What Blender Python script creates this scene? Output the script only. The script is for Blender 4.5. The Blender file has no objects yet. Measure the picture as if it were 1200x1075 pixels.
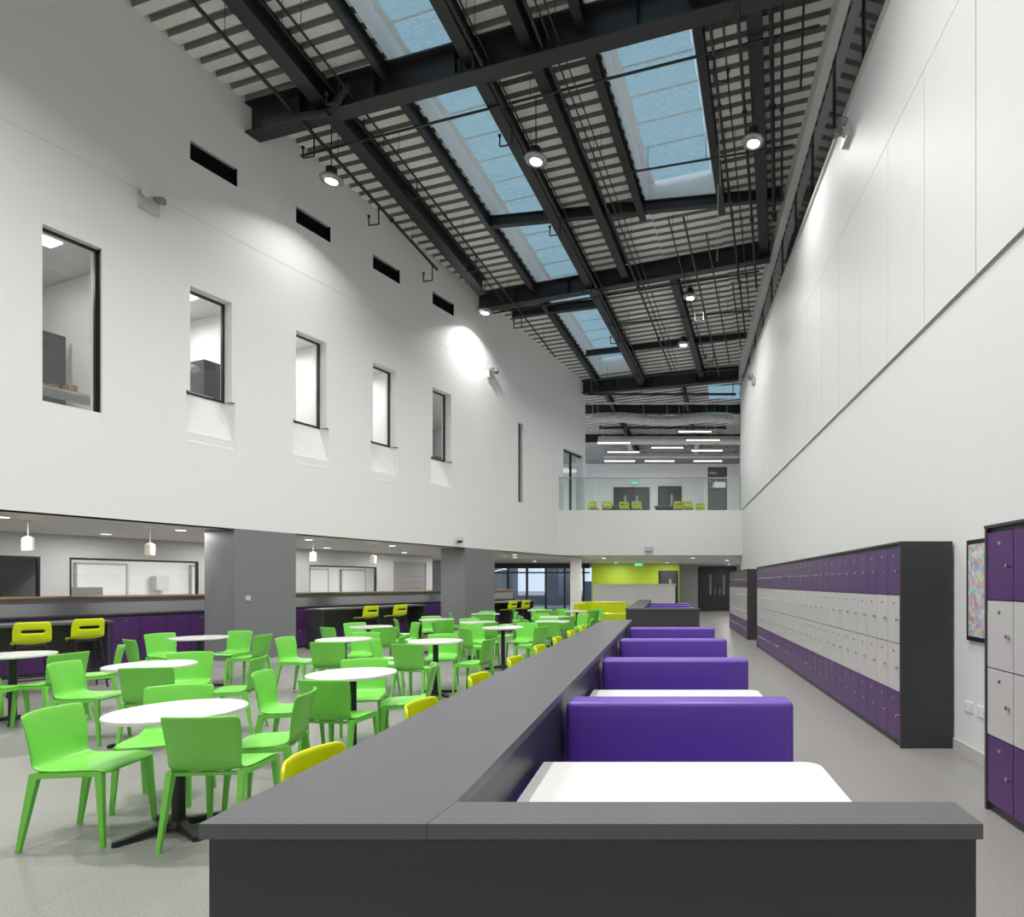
import bpy, math, random
from mathutils import Vector, Matrix
random.seed(7)
scene=bpy.context.scene
scene.view_settings.view_transform='Standard'
scene.view_settings.look='None'
coll=scene.collection

# ---------------------------------------------------------------- materials
def mat(name,col,rough=0.5,metal=0.0,var=0.04,scale=30,bump=0.0,spec=0.5,emit=None,estr=0.0,coat=0):
    m=bpy.data.materials.new(name); m.use_nodes=True
    nt=m.node_tree; b=nt.nodes['Principled BSDF']
    b.inputs['Roughness'].default_value=rough; b.inputs['Metallic'].default_value=metal
    b.inputs['Specular IOR Level'].default_value=spec
    tc=nt.nodes.new('ShaderNodeTexCoord'); nz=nt.nodes.new('ShaderNodeTexNoise')
    nz.inputs['Scale'].default_value=scale; nz.inputs['Detail'].default_value=3
    nt.links.new(tc.outputs['Object'],nz.inputs['Vector'])
    mx=nt.nodes.new('ShaderNodeMix'); mx.data_type='RGBA'
    mx.inputs[6].default_value=(*[max(0,c*(1-var)) for c in col],1)
    mx.inputs[7].default_value=(*[min(1,c*(1+var)) for c in col],1)
    nt.links.new(nz.outputs['Fac'],mx.inputs[0]); nt.links.new(mx.outputs[2],b.inputs['Base Color'])
    if bump:
        bp=nt.nodes.new('ShaderNodeBump'); bp.inputs['Strength'].default_value=bump; bp.inputs['Distance'].default_value=0.005
        nt.links.new(nz.outputs['Fac'],bp.inputs['Height']); nt.links.new(bp.outputs['Normal'],b.inputs['Normal'])
    if emit:
        b.inputs['Emission Color'].default_value=(*emit,1); b.inputs['Emission Strength'].default_value=estr
    return m
def glassmat(name,tint=(1,1,1),fac=0.12,rough=0.02):
    m=bpy.data.materials.new(name); m.use_nodes=True; nt=m.node_tree; nt.nodes.clear()
    o=nt.nodes.new('ShaderNodeOutputMaterial'); t=nt.nodes.new('ShaderNodeBsdfTransparent'); g=nt.nodes.new('ShaderNodeBsdfGlossy')
    t.inputs[0].default_value=(*tint,1); g.inputs['Roughness'].default_value=rough
    mx=nt.nodes.new('ShaderNodeMixShader'); mx.inputs[0].default_value=fac
    nt.links.new(t.outputs[0],mx.inputs[1]); nt.links.new(g.outputs[0],mx.inputs[2]); nt.links.new(mx.outputs[0],o.inputs[0])
    return m
WHITE=mat('white_paint',(0.82,0.82,0.815),0.6,var=0.01,scale=3,spec=0.3)
WHITEP=mat('white_wall_panel',(0.80,0.80,0.80),0.5,var=0.02,scale=4,spec=0.35)
CEILW=mat('white_ceiling_tile',(0.75,0.75,0.74),0.7,var=0.02)
GREYW=mat('grey_paint',(0.21,0.215,0.225),0.5,var=0.02,scale=4)
GREYM=mat('mid_grey_paint',(0.33,0.335,0.345),0.5,var=0.02,scale=4)
GREYL=mat('light_grey_paint',(0.58,0.58,0.585),0.6,var=0.02,scale=4)
STEEL=mat('black_painted_steel',(0.019,0.019,0.022),0.45,var=0.2,scale=12)
DECK=mat('galvanised_roof_deck',(0.80,0.78,0.75),0.45,metal=0.0,var=0.08,scale=6)
DECKD=mat('roof_deck_flute_painted_shade',(0.27,0.26,0.25),0.6,var=0.1,scale=6)  # darker colour paints the shade inside the deck flutes
DARK=mat('dark_grey_laminate',(0.108,0.109,0.116),0.42,var=0.05,scale=140,bump=0.05)
DARKP=mat('charcoal_laminate_panel',(0.044,0.045,0.050),0.4,var=0.05,scale=140,bump=0.05)
BLACK=mat('black_plastic',(0.015,0.015,0.016),0.4,var=0.1)
PURP=mat('purple_vinyl',(0.135,0.060,0.42),0.36,var=0.04,scale=60,bump=0.06)
PURPL=mat('purple_locker_laminate',(0.090,0.030,0.150),0.35,var=0.06,scale=8)
LOCKW=mat('pale_grey_locker_laminate',(0.57,0.56,0.54),0.35,var=0.03,scale=8)
GREEN=mat('green_polypropylene',(0.20,0.66,0.085),0.32,var=0.03,scale=80,bump=0.04)
YEL=mat('lime_yellow_plastic',(0.70,0.80,0.005),0.32,var=0.03,scale=80)
LIME=mat('lime_green_paint',(0.44,0.60,0.03),0.5,var=0.02)
TTOP=mat('white_table_laminate',(0.80,0.80,0.795),0.25,var=0.015,scale=20)
CHROME=mat('brushed_metal',(0.6,0.6,0.6),0.25,metal=1.0,var=0.05)
DUCT=mat('galvanised_duct',(0.6,0.6,0.6),0.4,metal=0.4,var=0.15,scale=8)
WOOD=mat('oak_sill',(0.40,0.25,0.13),0.45,var=0.2,scale=12)
GLASS=glassmat('clear_glass',(0.93,0.96,0.95),0.08)
GLASSG=glassmat('balustrade_glass',(0.90,0.95,0.93),0.08)
DGLASS=mat('tinted_clerestory_glass',(0.09,0.10,0.105),0.06,var=0.1,spec=1.0)
SCREEN=mat('grey_display_screen',(0.12,0.12,0.13),0.2)
LAMPE=mat('lamp_diffuser',(1,1,1),0.5,emit=(1,0.98,0.94),estr=14)
TUBE=mat('light_tube_diffuser',(1,1,1),0.5,emit=(1,0.98,0.95),estr=3.0)
SHADE=mat('cream_pendant_shade',(0.75,0.72,0.62),0.5,emit=(1,0.93,0.75),estr=0.2)
EXITG=mat('exit_sign_green',(0.05,0.5,0.2),0.5,emit=(0.1,0.8,0.3),estr=1.0)
LENS=mat('lamp_acrylic_rim',(0.35,0.36,0.37),0.15,metal=0.5)
BRICK=mat('neighbour_building_cladding',(0.16,0.19,0.24),0.8,var=0.3,scale=2)

def blind_mat():
    m=bpy.data.materials.new('blue_skylight_blind'); m.use_nodes=True; nt=m.node_tree; b=nt.nodes['Principled BSDF']
    b.inputs['Roughness'].default_value=0.8
    tc=nt.nodes.new('ShaderNodeTexCoord'); mp=nt.nodes.new('ShaderNodeMapping')
    mp.inputs['Scale'].default_value=(4,36,1); nt.links.new(tc.outputs['Object'],mp.inputs[0])
    nz=nt.nodes.new('ShaderNodeTexNoise'); nz.inputs['Scale'].default_value=2.0; nz.inputs['Detail'].default_value=6; nz.inputs['Roughness'].default_value=.65
    nt.links.new(mp.outputs[0],nz.inputs['Vector'])
    r=nt.nodes.new('ShaderNodeValToRGB'); r.color_ramp.elements[0].position=.3; r.color_ramp.elements[1].position=.7
    r.color_ramp.elements[0].color=(0.11,0.25,0.35,1); r.color_ramp.elements[1].color=(0.32,0.50,0.61,1)
    nt.links.new(nz.outputs['Fac'],r.inputs[0])
    nt.links.new(r.outputs[0],b.inputs['Emission Color']); b.inputs['Emission Strength'].default_value=0.80  # emission painted in for daylight coming through the fabric
    b.inputs['Base Color'].default_value=(0.2,0.27,0.3,1)
    return m
BLIND=blind_mat()
def floor_mat():
    m=bpy.data.materials.new('grey_speckled_vinyl_floor'); m.use_nodes=True; nt=m.node_tree; b=nt.nodes['Principled BSDF']
    tc=nt.nodes.new('ShaderNodeTexCoord'); nz=nt.nodes.new('ShaderNodeTexNoise'); nz.inputs['Scale'].default_value=120; nz.inputs['Detail'].default_value=4
    nz2=nt.nodes.new('ShaderNodeTexNoise'); nz2.inputs['Scale'].default_value=0.8
    nt.links.new(tc.outputs['Object'],nz.inputs['Vector']); nt.links.new(tc.outputs['Object'],nz2.inputs['Vector'])
    r=nt.nodes.new('ShaderNodeValToRGB'); r.color_ramp.elements[0].position=0.35; r.color_ramp.elements[1].position=0.65
    r.color_ramp.elements[0].color=(0.215,0.209,0.200,1); r.color_ramp.elements[1].color=(0.35,0.342,0.328,1)
    nt.links.new(nz.outputs['Fac'],r.inputs[0])
    br=nt.nodes.new('ShaderNodeTexBrick'); br.inputs['Scale'].default_value=1.0; br.inputs['Brick Width'].default_value=3.0; br.inputs['Row Height'].default_value=2.0
    br.inputs['Mortar Size'].default_value=0.003; br.inputs['Color1'].default_value=(1,1,1,1); br.inputs['Color2'].default_value=(.97,.97,.97,1); br.inputs['Mortar'].default_value=(.85,.85,.85,1)
    nt.links.new(tc.outputs['Object'],br.inputs['Vector'])
    mu=nt.nodes.new('ShaderNodeMix'); mu.data_type='RGBA'; mu.blend_type='MULTIPLY'; mu.inputs[0].default_value=1
    nt.links.new(r.outputs[0],mu.inputs[6]); nt.links.new(br.outputs['Color'],mu.inputs[7]); nt.links.new(mu.outputs[2],b.inputs['Base Color'])
    mr=nt.nodes.new('ShaderNodeMapRange'); mr.inputs[3].default_value=0.34; mr.inputs[4].default_value=0.47
    nt.links.new(nz2.outputs['Fac'],mr.inputs[0]); nt.links.new(mr.outputs[0],b.inputs['Roughness'])
    return m
FLOOR=floor_mat()
def poster_mat():
    m=bpy.data.materials.new('colourful_poster_print'); m.use_nodes=True; nt=m.node_tree; b=nt.nodes['Principled BSDF']
    tc=nt.nodes.new('ShaderNodeTexCoord'); v=nt.nodes.new('ShaderNodeTexVoronoi'); v.inputs['Scale'].default_value=22
    nt.links.new(tc.outputs['Object'],v.inputs['Vector'])
    mx=nt.nodes.new('ShaderNodeMix'); mx.data_type='RGBA'; mx.inputs[0].default_value=0.45
    mx.inputs[6].default_value=(0.6,0.56,0.60,1); nt.links.new(v.outputs['Color'],mx.inputs[7]); nt.links.new(mx.outputs[2],b.inputs['Base Color'])
    return m
POSTER=poster_mat()

# ---------------------------------------------------------------- mesh builder
class MB:
    def __init__(s): s.v=[];s.f=[];s.m=[]
    def add(s,vs,fs,mi=0,M=None):
        n=len(s.v)
        for p in vs:
            p=Vector(p); s.v.append(M@p if M else p)
        for f in fs: s.f.append([i+n for i in f]); s.m.append(mi)
    def box(s,x0,x1,y0,y1,z0,z1,mi=0,M=None):
        vs=[(x0,y0,z0),(x1,y0,z0),(x1,y1,z0),(x0,y1,z0),(x0,y0,z1),(x1,y0,z1),(x1,y1,z1),(x0,y1,z1)]
        s.add(vs,[(0,3,2,1),(4,5,6,7),(0,1,5,4),(1,2,6,5),(2,3,7,6),(3,0,4,7)],mi,M)
    def quad(s,a,b,c,d,mi=0,M=None): s.add([a,b,c,d],[(0,1,2,3)],mi,M)
    def taper(s,p0,p1,w0,w1,mi=0,M=None):
        vs=[]
        for p,w in((p0,w0),(p1,w1)):
            for dx,dy in((-1,-1),(1,-1),(1,1),(-1,1)): vs.append((p[0]+dx*w[0]/2,p[1]+dy*w[1]/2,p[2]))
        s.add(vs,[(0,1,2,3),(7,6,5,4),(0,4,5,1),(1,5,6,2),(2,6,7,3),(3,7,4,0)],mi,M)
    def cyl(s,p0,p1,r0,r1=None,n=12,mi=0,M=None):
        r1=r0 if r1 is None else r1
        p0=Vector(p0);p1=Vector(p1);d=(p1-p0).normalized()
        a=Vector((0,0,1)) if abs(d.z)<0.9 else Vector((1,0,0))
        u=d.cross(a).normalized(); w=d.cross(u)
        vs=[]
        for p,r in((p0,r0),(p1,r1)):
            for i in range(n):
                t=2*math.pi*i/n; vs.append(p+u*(math.cos(t)*r)+w*(math.sin(t)*r))
        fs=[(i,(i+1)%n,n+(i+1)%n,n+i) for i in range(n)]
        fs.append(tuple(range(n-1,-1,-1))); fs.append(tuple(range(n,2*n)))
        s.add(vs,fs,mi,M)
    def rev(s,prof,c=(0,0,0),n=24,mi=0,M=None):
        vs=[];k=len(prof)
        for i in range(n):
            t=2*math.pi*i/n
            for r,z in prof: vs.append((c[0]+r*math.cos(t),c[1]+r*math.sin(t),c[2]+z))
        fs=[]
        for i in range(n):
            j=(i+1)%n
            for q in range(k-1): fs.append((i*k+q,j*k+q,j*k+q+1,i*k+q+1))
        s.add(vs,fs,mi,M)
    def ibeam(s,p0,p1,dep,wid,mi=0):
        p0=Vector(p0);p1=Vector(p1);d=(p1-p0).normalized(); sd=d.cross(Vector((0,0,1))).normalized(); up=Vector((0,0,1))
        tf=max(0.02,dep*0.06); tw=0.02
        for (a0,a1,b0,b1) in((-wid/2,wid/2,-tf,0),(-tw/2,tw/2,-dep+tf,-tf),(-wid/2,wid/2,-dep,-dep+tf)):
            vs=[p+sd*a+up*b for p in(p0,p1) for a,b in((a0,b0),(a1,b0),(a1,b1),(a0,b1))]
            s.add(vs,[(0,1,2,3),(7,6,5,4),(0,4,5,1),(1,5,6,2),(2,6,7,3),(3,7,4,0)],mi)
    def mesh(s,name,mats):
        me=bpy.data.meshes.new(name); me.from_pydata([tuple(v) for v in s.v],[],s.f)
        for m in mats: me.materials.append(m)
        me.polygons.foreach_set('material_index',s.m); me.update()
        return me
    def obj(s,name,mats,bevel=0,smooth=False,segs=2):
        me=s.mesh(name,mats); o=bpy.data.objects.new(name,me); coll.objects.link(o)
        if smooth:
            for p in me.polygons: p.use_smooth=True
        if bevel:
            b=o.modifiers.new('bevel','BEVEL'); b.width=bevel; b.segments=segs; b.limit_method='ANGLE'; b.angle_limit=math.radians(40)
        return o
def place(me,name,loc,rz=0,sc=1):
    o=bpy.data.objects.new(name,me); coll.objects.link(o); o.location=loc; o.rotation_euler=(0,0,rz)
    o.scale=sc if isinstance(sc,tuple) else (sc,sc,sc); return o
def area(name,loc,size,power,rot=(0,0,0),col=(1,0.98,0.955),shape='DISK',sy=None,parent=None,spread=180):
    l=bpy.data.lights.new(name,'AREA'); l.shape=shape; l.size=size
    if sy: l.size_y=sy
    l.energy=power; l.color=col; l.spread=math.radians(spread)
    o=bpy.data.objects.new(name,l); coll.objects.link(o); o.location=loc; o.rotation_euler=rot
    if parent: o.parent=parent; o.matrix_parent_inverse=parent.matrix_world.inverted()
    return o

_d=Vector((0.393,1,0)).normalized(); _o=Vector((-_d.y,_d.x,0))
ML=Matrix(((_d.x,_o.x,0,-12.275),(_d.y,_o.y,0,0),(0,0,1,0),(0,0,0,1)))
K=1.0744
def RZ(y): return 11.73-0.105*y
H1=2.55; H2=4.16

def wall(name,M,u0,u1,hfun,h0,h1,th,holes,mats):
    b=MB()
    us=sorted(set([u0,u1]+[x for h in holes for x in h[:2]])); hs=sorted(set([h0,h1]+[x for h in holes for x in h[2:4]]))
    def solid(i,j):
        if i<0 or j<0 or i>=len(us)-1 or j>=len(hs)-1: return False
        cu=(us[i]+us[i+1])/2; ch=(hs[j]+hs[j+1])/2
        return not any(h[0]<cu<h[1] and h[2]<ch<h[3] for h in holes)
    def Z(j,u): return hfun(u) if (j==len(hs)-1 and hfun) else hs[j]
    for i in range(len(us)-1):
        for j in range(len(hs)-1):
            if not solid(i,j): continue
            a,c=us[i],us[i+1]; z00,z01,z10,z11=Z(j,a),Z(j+1,a),Z(j,c),Z(j+1,c)
            b.quad((a,0,z00),(c,0,z10),(c,0,z11),(a,0,z01),0,M)
            b.quad((a,th,z00),(a,th,z01),(c,th,z11),(c,th,z10),0,M)
            if not solid(i-1,j): b.quad((a,0,z00),(a,0,z01),(a,th,z01),(a,th,z00),0,M)
            if not solid(i+1,j): b.quad((c,0,z10),(c,th,z10),(c,th,z11),(c,0,z11),0,M)
            if not solid(i,j-1): b.quad((a,0,z00),(a,th,z00),(c,th,z10),(c,0,z10),0,M)
            if not solid(i,j+1): b.quad((a,0,z01),(c,0,z11),(c,th,z11),(a,th,z01),0,M)
    return b.obj(name,mats)

# ---------------------------------------------------------------- shell
b=MB(); b.box(-24,6,-4.3,38,-0.2,0); b.obj('floor',[FLOOR])

wz=[8.53,10.30,12.10,13.86,15.62]
SP=0.06
holes=[]
for i,z in enumerate(wz):
    holes.append((z*K,(z+0.64)*K,3.98,6.68))
    if i: holes.append((z*K-SP,(z+0.64)*K+SP,3.98,4.86))
holes.append((19.1*K,19.35*K,4.02,6.70))
holes.append((21.65*K,23.0*K,H2,6.45))
vents=[(10.3*K,11.03*K),(12.1*K,12.83*K),(13.86*K,14.6*K),(15.62*K,16.36*K)]
for v in vents: holes.append((v[0],v[1],8.86,9.20))
def lw_top(u):
    y=u*_d.y; return RZ(y)+0.12
wall('wall_left',ML,-4.6,23.15*K,lw_top,H1,11,0.32,holes,[WHITE])
b=MB(); b.box(-4.6,23.15*K,-0.003,0,7.885,7.893,0,ML); b.obj('trim_1',[LOCKW])
for i,v in enumerate(vents):
    b=MB(); u0,u1=v
    for k in range(9):
        h=8.87+k*0.038
        b.quad((u0,0.03,h),(u1,0.03,h),(u1,0.08,h+0.03),(u0,0.08,h+0.03),0,ML)
    b.quad((u0,0.10,8.86),(u1,0.10,8.86),(u1,0.10,9.20),(u0,0.10,9.20),0,ML)
    b.quad((u1-.003,0.0,8.86),(u1-.003,.10,8.86),(u1-.003,.10,9.20),(u1-.003,0.0,9.20),0,ML)
    b.obj('ventilation_grille',[BLACK])
n=1
for i,z in enumerate(wz):
    u0,u1=z*K,(z+0.64)*K; gb=3.99 if i==0 else 4.86
    b=MB(); t=0.035; d0,d1=(0.12,0.17) if i==0 else (0.20,0.25)
    b.box(u0,u1,d0,d1,6.68-t,6.68,0,ML); b.box(u0,u1,d0,d1,gb,gb+t,0,ML)
    b.box(u0,u0+t*0.6,d0,d1,gb+t,6.68-t,0,ML); b.box(u1-t,u1,d0,d1,gb+t,6.68-t,0,ML)
    if i==0: b.box(u1-.006,u1-.001,.05,d0,gb,6.68,0,ML)
    b.quad((u0,d0+.03,gb),(u1,d0+.03,gb),(u1,d0+.03,6.68),(u0,d0+.03,6.68),1,ML)
    if i:
        # splayed sill: slope plus splayed cheeks
        a0,a1=u0-SP,u1+SP; d=.22; zt=gb
        b.quad((a0,0,3.985),(a1,0,3.985),(u1,d,zt),(u0,d,zt),2,ML)
        b.add([(a0,0,3.985),(u0,d,zt),(a0,0,zt)],[(0,1,2)],2,ML)
        b.add([(a1,0,3.985),(a1,0,zt),(u1,d,zt)],[(0,1,2)],2,ML)
        b.add([(a0,0,zt),(u0,d,zt),(u0,0,zt)],[(0,1,2)],2,ML); b.add([(a1,0,zt),(u1,0,zt),(u1,d,zt)],[(0,1,2)],2,ML)
        b.quad((a0,.315,3.985),(a1,.315,3.985),(a1,.315,zt),(a0,.315,zt),2,ML)
        b.quad((u0,d,zt),(u1,d,zt),(u1,.315,zt),(u0,.315,zt),2,ML)
    b.obj('window_%d'%n,[BLACK,GLASS,WHITE]); n+=1
b=MB(); b.box(19.1*K,19.35*K,0.12,0.16,4.02,6.70,0,ML); b.box(19.1*K,19.14*K,0.05,0.12,4.02,6.7,1,ML); b.obj('window_%d'%n,[DGLASS,BLACK]); n+=1
b=MB(); b.box(21.65*K,21.70*K,0.1,0.18,H2,6.45,0,ML); b.box(22.3*K,22.35*K,0.1,0.18,H2,6.45,0,ML); b.box(21.65*K,23*K,0.1,0.18,6.38,6.45,0,ML)
b.quad((21.7*K,.14,H2),(23*K,.14,H2),(23*K,.14,6.4),(21.7*K,.14,6.4),1,ML); b.obj('window_%d'%n,[BLACK,GLASS]); n+=1

b=MB()
P=[ML@Vector((-4.5,0.02,0)),Vector((-12.275+0.393*21.3,21.3,0)),Vector((2.68,21.3,0)),Vector((6,21.3,0)),Vector((6,38,0)),Vector((-24,38,0)),Vector((-24,-4.3,0))]
nn=len(P)
vs=[(p.x,p.y,H1) for p in P]+[(p.x,p.y,H2-0.005) for p in P]
b.add(vs,[tuple(range(nn-1,-1,-1)),tuple(range(nn,2*nn))]+[(i,(i+1)%nn,nn+(i+1)%nn,nn+i) for i in range(nn)])
b.obj('ceiling_lower_slab',[WHITE])

# rooms upstairs behind left wall
b=MB()
b.quad((-4,4.2,H2),(23*K,4.2,H2),(23*K,4.2,7.2),(-4,4.2,7.2),0,ML)
b.obj('wall_upper_rooms_back',[GREYL])
b=MB(); b.box(-4,21*K,0.32,4.2,7.05,7.15,0,ML); b.obj('ceiling_upper_rooms',[CEILW])
for k,u in enumerate((7.9,10.6,12.5,14.4,16.3,21.4)):
    b=MB(); b.box(u,u+0.1,0.34,4.15,H2,7.04,0,ML); b.obj('wall_partition_%d'%(k+1),[WHITE])
b=MB()
for u in (8.6,9.4,11.4,13.4,15.3,17.2):
    for t in(1.2,2.8): b.box(u,u+0.5,t,t+0.35,7.03,7.045,0,ML)
b.obj('recessed_ceiling_light',[TUBE])
for u,pw in ((9.2,20),(11.5,32),(13.5,36),(15.4,36),(17.5,36)):
    p=ML@Vector((u,2.0,6.9)); area('upper_room_light',p,0.8,pw)
b=MB(); b.box(9.75,10.5,2.5,2.56,4.62,5.95,0,ML); b.box(9.8,9.86,2.52,2.6,H2,4.62,1,ML); b.box(10.3,10.36,2.52,2.6,H2,4.62,1,ML); b.box(9.6,10.55,2.35,2.75,H2,H2+0.06,1,ML); b.obj('display_screen_on_stand',[SCREEN,BLACK])
b=MB(); b.box(9.3,10.5,1.0,1.6,4.60,4.63,0,ML)
for u in(9.35,10.42):
    for t in(1.05,1.52): b.box(u,u+0.04,t,t+0.04,H2,4.60,1,ML)
b.box(9.35,10.46,1.05,1.09,4.3,4.34,1,ML)
for k in range(6): b.box(9.4+k*0.18,9.5+k*0.18,1.1+0.05*(k%3),1.3+0.05*(k%3),4.63,4.67+0.03*(k%4),2,ML)
b.obj('office_desk',[LOCKW,CHROME,WOOD])
b=MB(); b.box(12.0,12.4,1.2,1.7,H2,5.9,0,ML); b.obj('filing_cabinet',[DARK])
b=MB(); b.box(18.0,18.3,1.0,1.5,H2,5.2,0,ML); b.obj('filing_cabinet',[DARK])
b=MB()
q=ML@Vector((11.30,.7,4.98)); b.cyl(q,q+Vector((0,0,.02)),.09,n=16); b.cyl(q,q+Vector((0,0,.35)),.012,n=8); b.cyl(q+Vector((0,0,.35)),q+Vector((.2,0,.5)),.012,n=8); b.cyl(q+Vector((.2,0,.5)),q+Vector((.28,0,.42)),.03,.08,n=16)
b.obj('desk_lamp',[LOCKW])
b=MB(); b.box(10.9,11.7,.45,1.0,4.94,4.98,0,ML); b.box(10.9,10.94,.45,1.0,H2,4.94,0,ML); b.box(11.66,11.7,.45,1.0,H2,4.94,0,ML); b.obj('side_desk',[WHITE])

# right wall
b=MB(); b.box(2.68,3.0,-4,22,0,8.55); b.obj('wall_right',[WHITE])
b=MB(); b.box(2.672,2.6795,-4,22,H2+.01,6.87); b.obj('trim_4',[GREYM])
b=MB()
y=-3.1
while y<21.5:
    y1=min(y+1.03,22); b.box(2.655,2.6715,y+0.006,y1-0.006,H2+0.035,6.85); b.box(2.662,2.679,y+0.0,y1-0.0,6.875,8.5); y=y1
b.obj('wall_panel_cladding',[WHITEP])
b=MB(); b.box(2.62,2.68,-4,22,8.50,8.55,0); b.obj('trim_2',[LOCKW])
b=MB()
for (a,c) in ((-4,3),(3,8),(8,13),(13,18),(18,22)):
    b.add([(2.80,a,8.55),(2.80,c,8.55),(2.80,c,RZ(c)),(2.80,a,RZ(a))],[(0,1,2,3)],0)
y=-3.5
while y<22:
    b.box(2.775,2.795,y,y+0.03,8.55,RZ(y)-0.1,1); y+=1.5
b.box(2.77,2.79,-4,22,8.95,8.98,1)
b.obj('window_clerestory',[DGLASS,STEEL])
b=MB(); b.add([(2.62,-4,RZ(-4)-0.5),(2.62,22,RZ(22)-0.28),(2.62,22,RZ(22)),(2.62,-4,RZ(-4)),(2.78,-4,RZ(-4)-0.5),(2.78,22,RZ(22)-0.28)],[(0,1,2,3),(0,4,5,1)]); b.obj('trim_3',[WHITE])
b=MB(); b.box(2.665,2.68,-4,21.9,0,0.10); b.obj('baseboard_right',[LOCKW])
b=MB(); b.box(-15,3,-4.3,-4,0,12.4); b.obj('wall_back',[WHITE])

# far end
b=MB(); b.box(4.6,4.8,21.3,38,0,9.2); b.box(2.68,4.6,21.9,22.0,0,9.4); b.obj('wall_far_right',[WHITE])
b=MB(); b.box(-3.9,6,34,34.2,0,H1); b.obj('wall_far_lower',[GREYL])
wall('wall_far_upper',Matrix(((1,0,0,0),(0,1,0,31),(0,0,1,0),(0,0,0,1))),-12,5,None,H2,7.75,0.2,[(2.1,3.1,H2,7.6)],[WHITE])
b=MB(); b.box(-12,5,31.3,31.4,7.5,9.3); b.obj('wall_far_upper_void',[GREYL])

# ---------------------------------------------------------------- roof deck
def strip(bl,fl,fr,s0,s1,dz=0):
    p=0.26; prof=[(0,0),(0.15,0),(0.17,0.085),(0.24,0.085)]
    pts=[]; s=s0; kinds=[]
    while s<s1:
        for q,(ds,z) in enumerate(prof): pts.append((s+ds,z)); kinds.append(q)
        s+=p
    vs=[]
    for s,z in pts:
        for X in(fl(s),fr(s)):
            y=s-0.27*X; vs.append((X,y,RZ(y)+z+dz))
    n0=len(bl.v)
    for i in range(len(pts)-1):
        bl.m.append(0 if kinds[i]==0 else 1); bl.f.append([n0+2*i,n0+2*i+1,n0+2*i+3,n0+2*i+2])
    bl.v.extend([Vector(v) for v in vs])
def ln(X0): return lambda s:(X0+0.19*s)/(1+0.19*0.27)
lwf=lambda s:(-12.275+0.393*s)/(1+0.393*0.27)-0.2
rwf=lambda s:2.75
b=MB()
SK1=(-6.80,-5.36,4.5,21.6); SK2=(-3.08,-1.46,4.5,13.75)
strip(b,lwf,ln(SK1[0]),-5,22.4)
strip(b,ln(SK1[0]),ln(SK1[1]),-5,SK1[2]); strip(b,ln(SK1[0]),ln(SK1[1]),SK1[3],22.4)
strip(b,ln(SK1[1]),ln(SK2[0]),-5,22.4)
strip(b,ln(SK2[0]),ln(SK2[1]),-5,SK2[2]); strip(b,ln(SK2[0]),ln(SK2[1]),SK2[3],22.4)
strip(b,ln(SK2[1]),rwf,-5,22.4)
strip(b,lambda s:-12.,lambda s:5.,22.4,33)
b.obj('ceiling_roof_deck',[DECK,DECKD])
def skylight(sk,idx):
    fl,fr=ln(sk[0]),ln(sk[1]); b=MB()
    def P(f,s,z): 
        X=f(s); y=s-0.27*X; return (X,y,RZ(y)+z)
    up=0.5
    b.quad(P(fl,sk[2],-0.02),P(fl,sk[3],-0.02),P(fl,sk[3],up+.1),P(fl,sk[2],up+.1),0)
    b.quad(P(fr,sk[2],-0.02),P(fr,sk[3],-0.02),P(fr,sk[3],up+.1),P(fr,sk[2],up+.1),0)
    for s in(sk[2],sk[3]): b.quad(P(fl,s,-.02),P(fr,s,-.02),P(fr,s,up+.1),P(fl,s,up+.1),0)
    fl2=lambda s:fl(s)+0.16; fr2=lambda s:fr(s)-0.10
    s=sk[2]+0.1; w=0.62
    while s<sk[3]-0.2:
        e=min(s+w,sk[3]-0.1); N=6
        for k in range(N):
            a=s+(e-s)*k/N; c=s+(e-s)*(k+1)/N
            za=up-0.07*math.sin(math.pi*k/N); zc=up-0.07*math.sin(math.pi*(k+1)/N)
            b.quad(P(fl2,a,za),P(fr2,a,za),P(fr2,c,zc),P(fl2,c,zc),1)
        A=P(fl2,s,up-0.02);B=P(fr2,s,up-0.02); b.cyl(A,B,0.018,n=6,mi=0)
        s=e
    b.quad(P(fl,sk[2],up+.02),P(fl2,sk[2],up+.02),P(fl2,sk[3],up+.02),P(fl,sk[3],up+.02),0)
    b.quad(P(fr,sk[2],up+.02),P(fr2,sk[2],up+.02),P(fr2,sk[3],up+.02),P(fr,sk[3],up+.02),0)
    b.obj('window_skylight_%d'%idx,[WHITE,BLIND,CHROME])
skylight(SK1,1); skylight(SK2,2)

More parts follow.
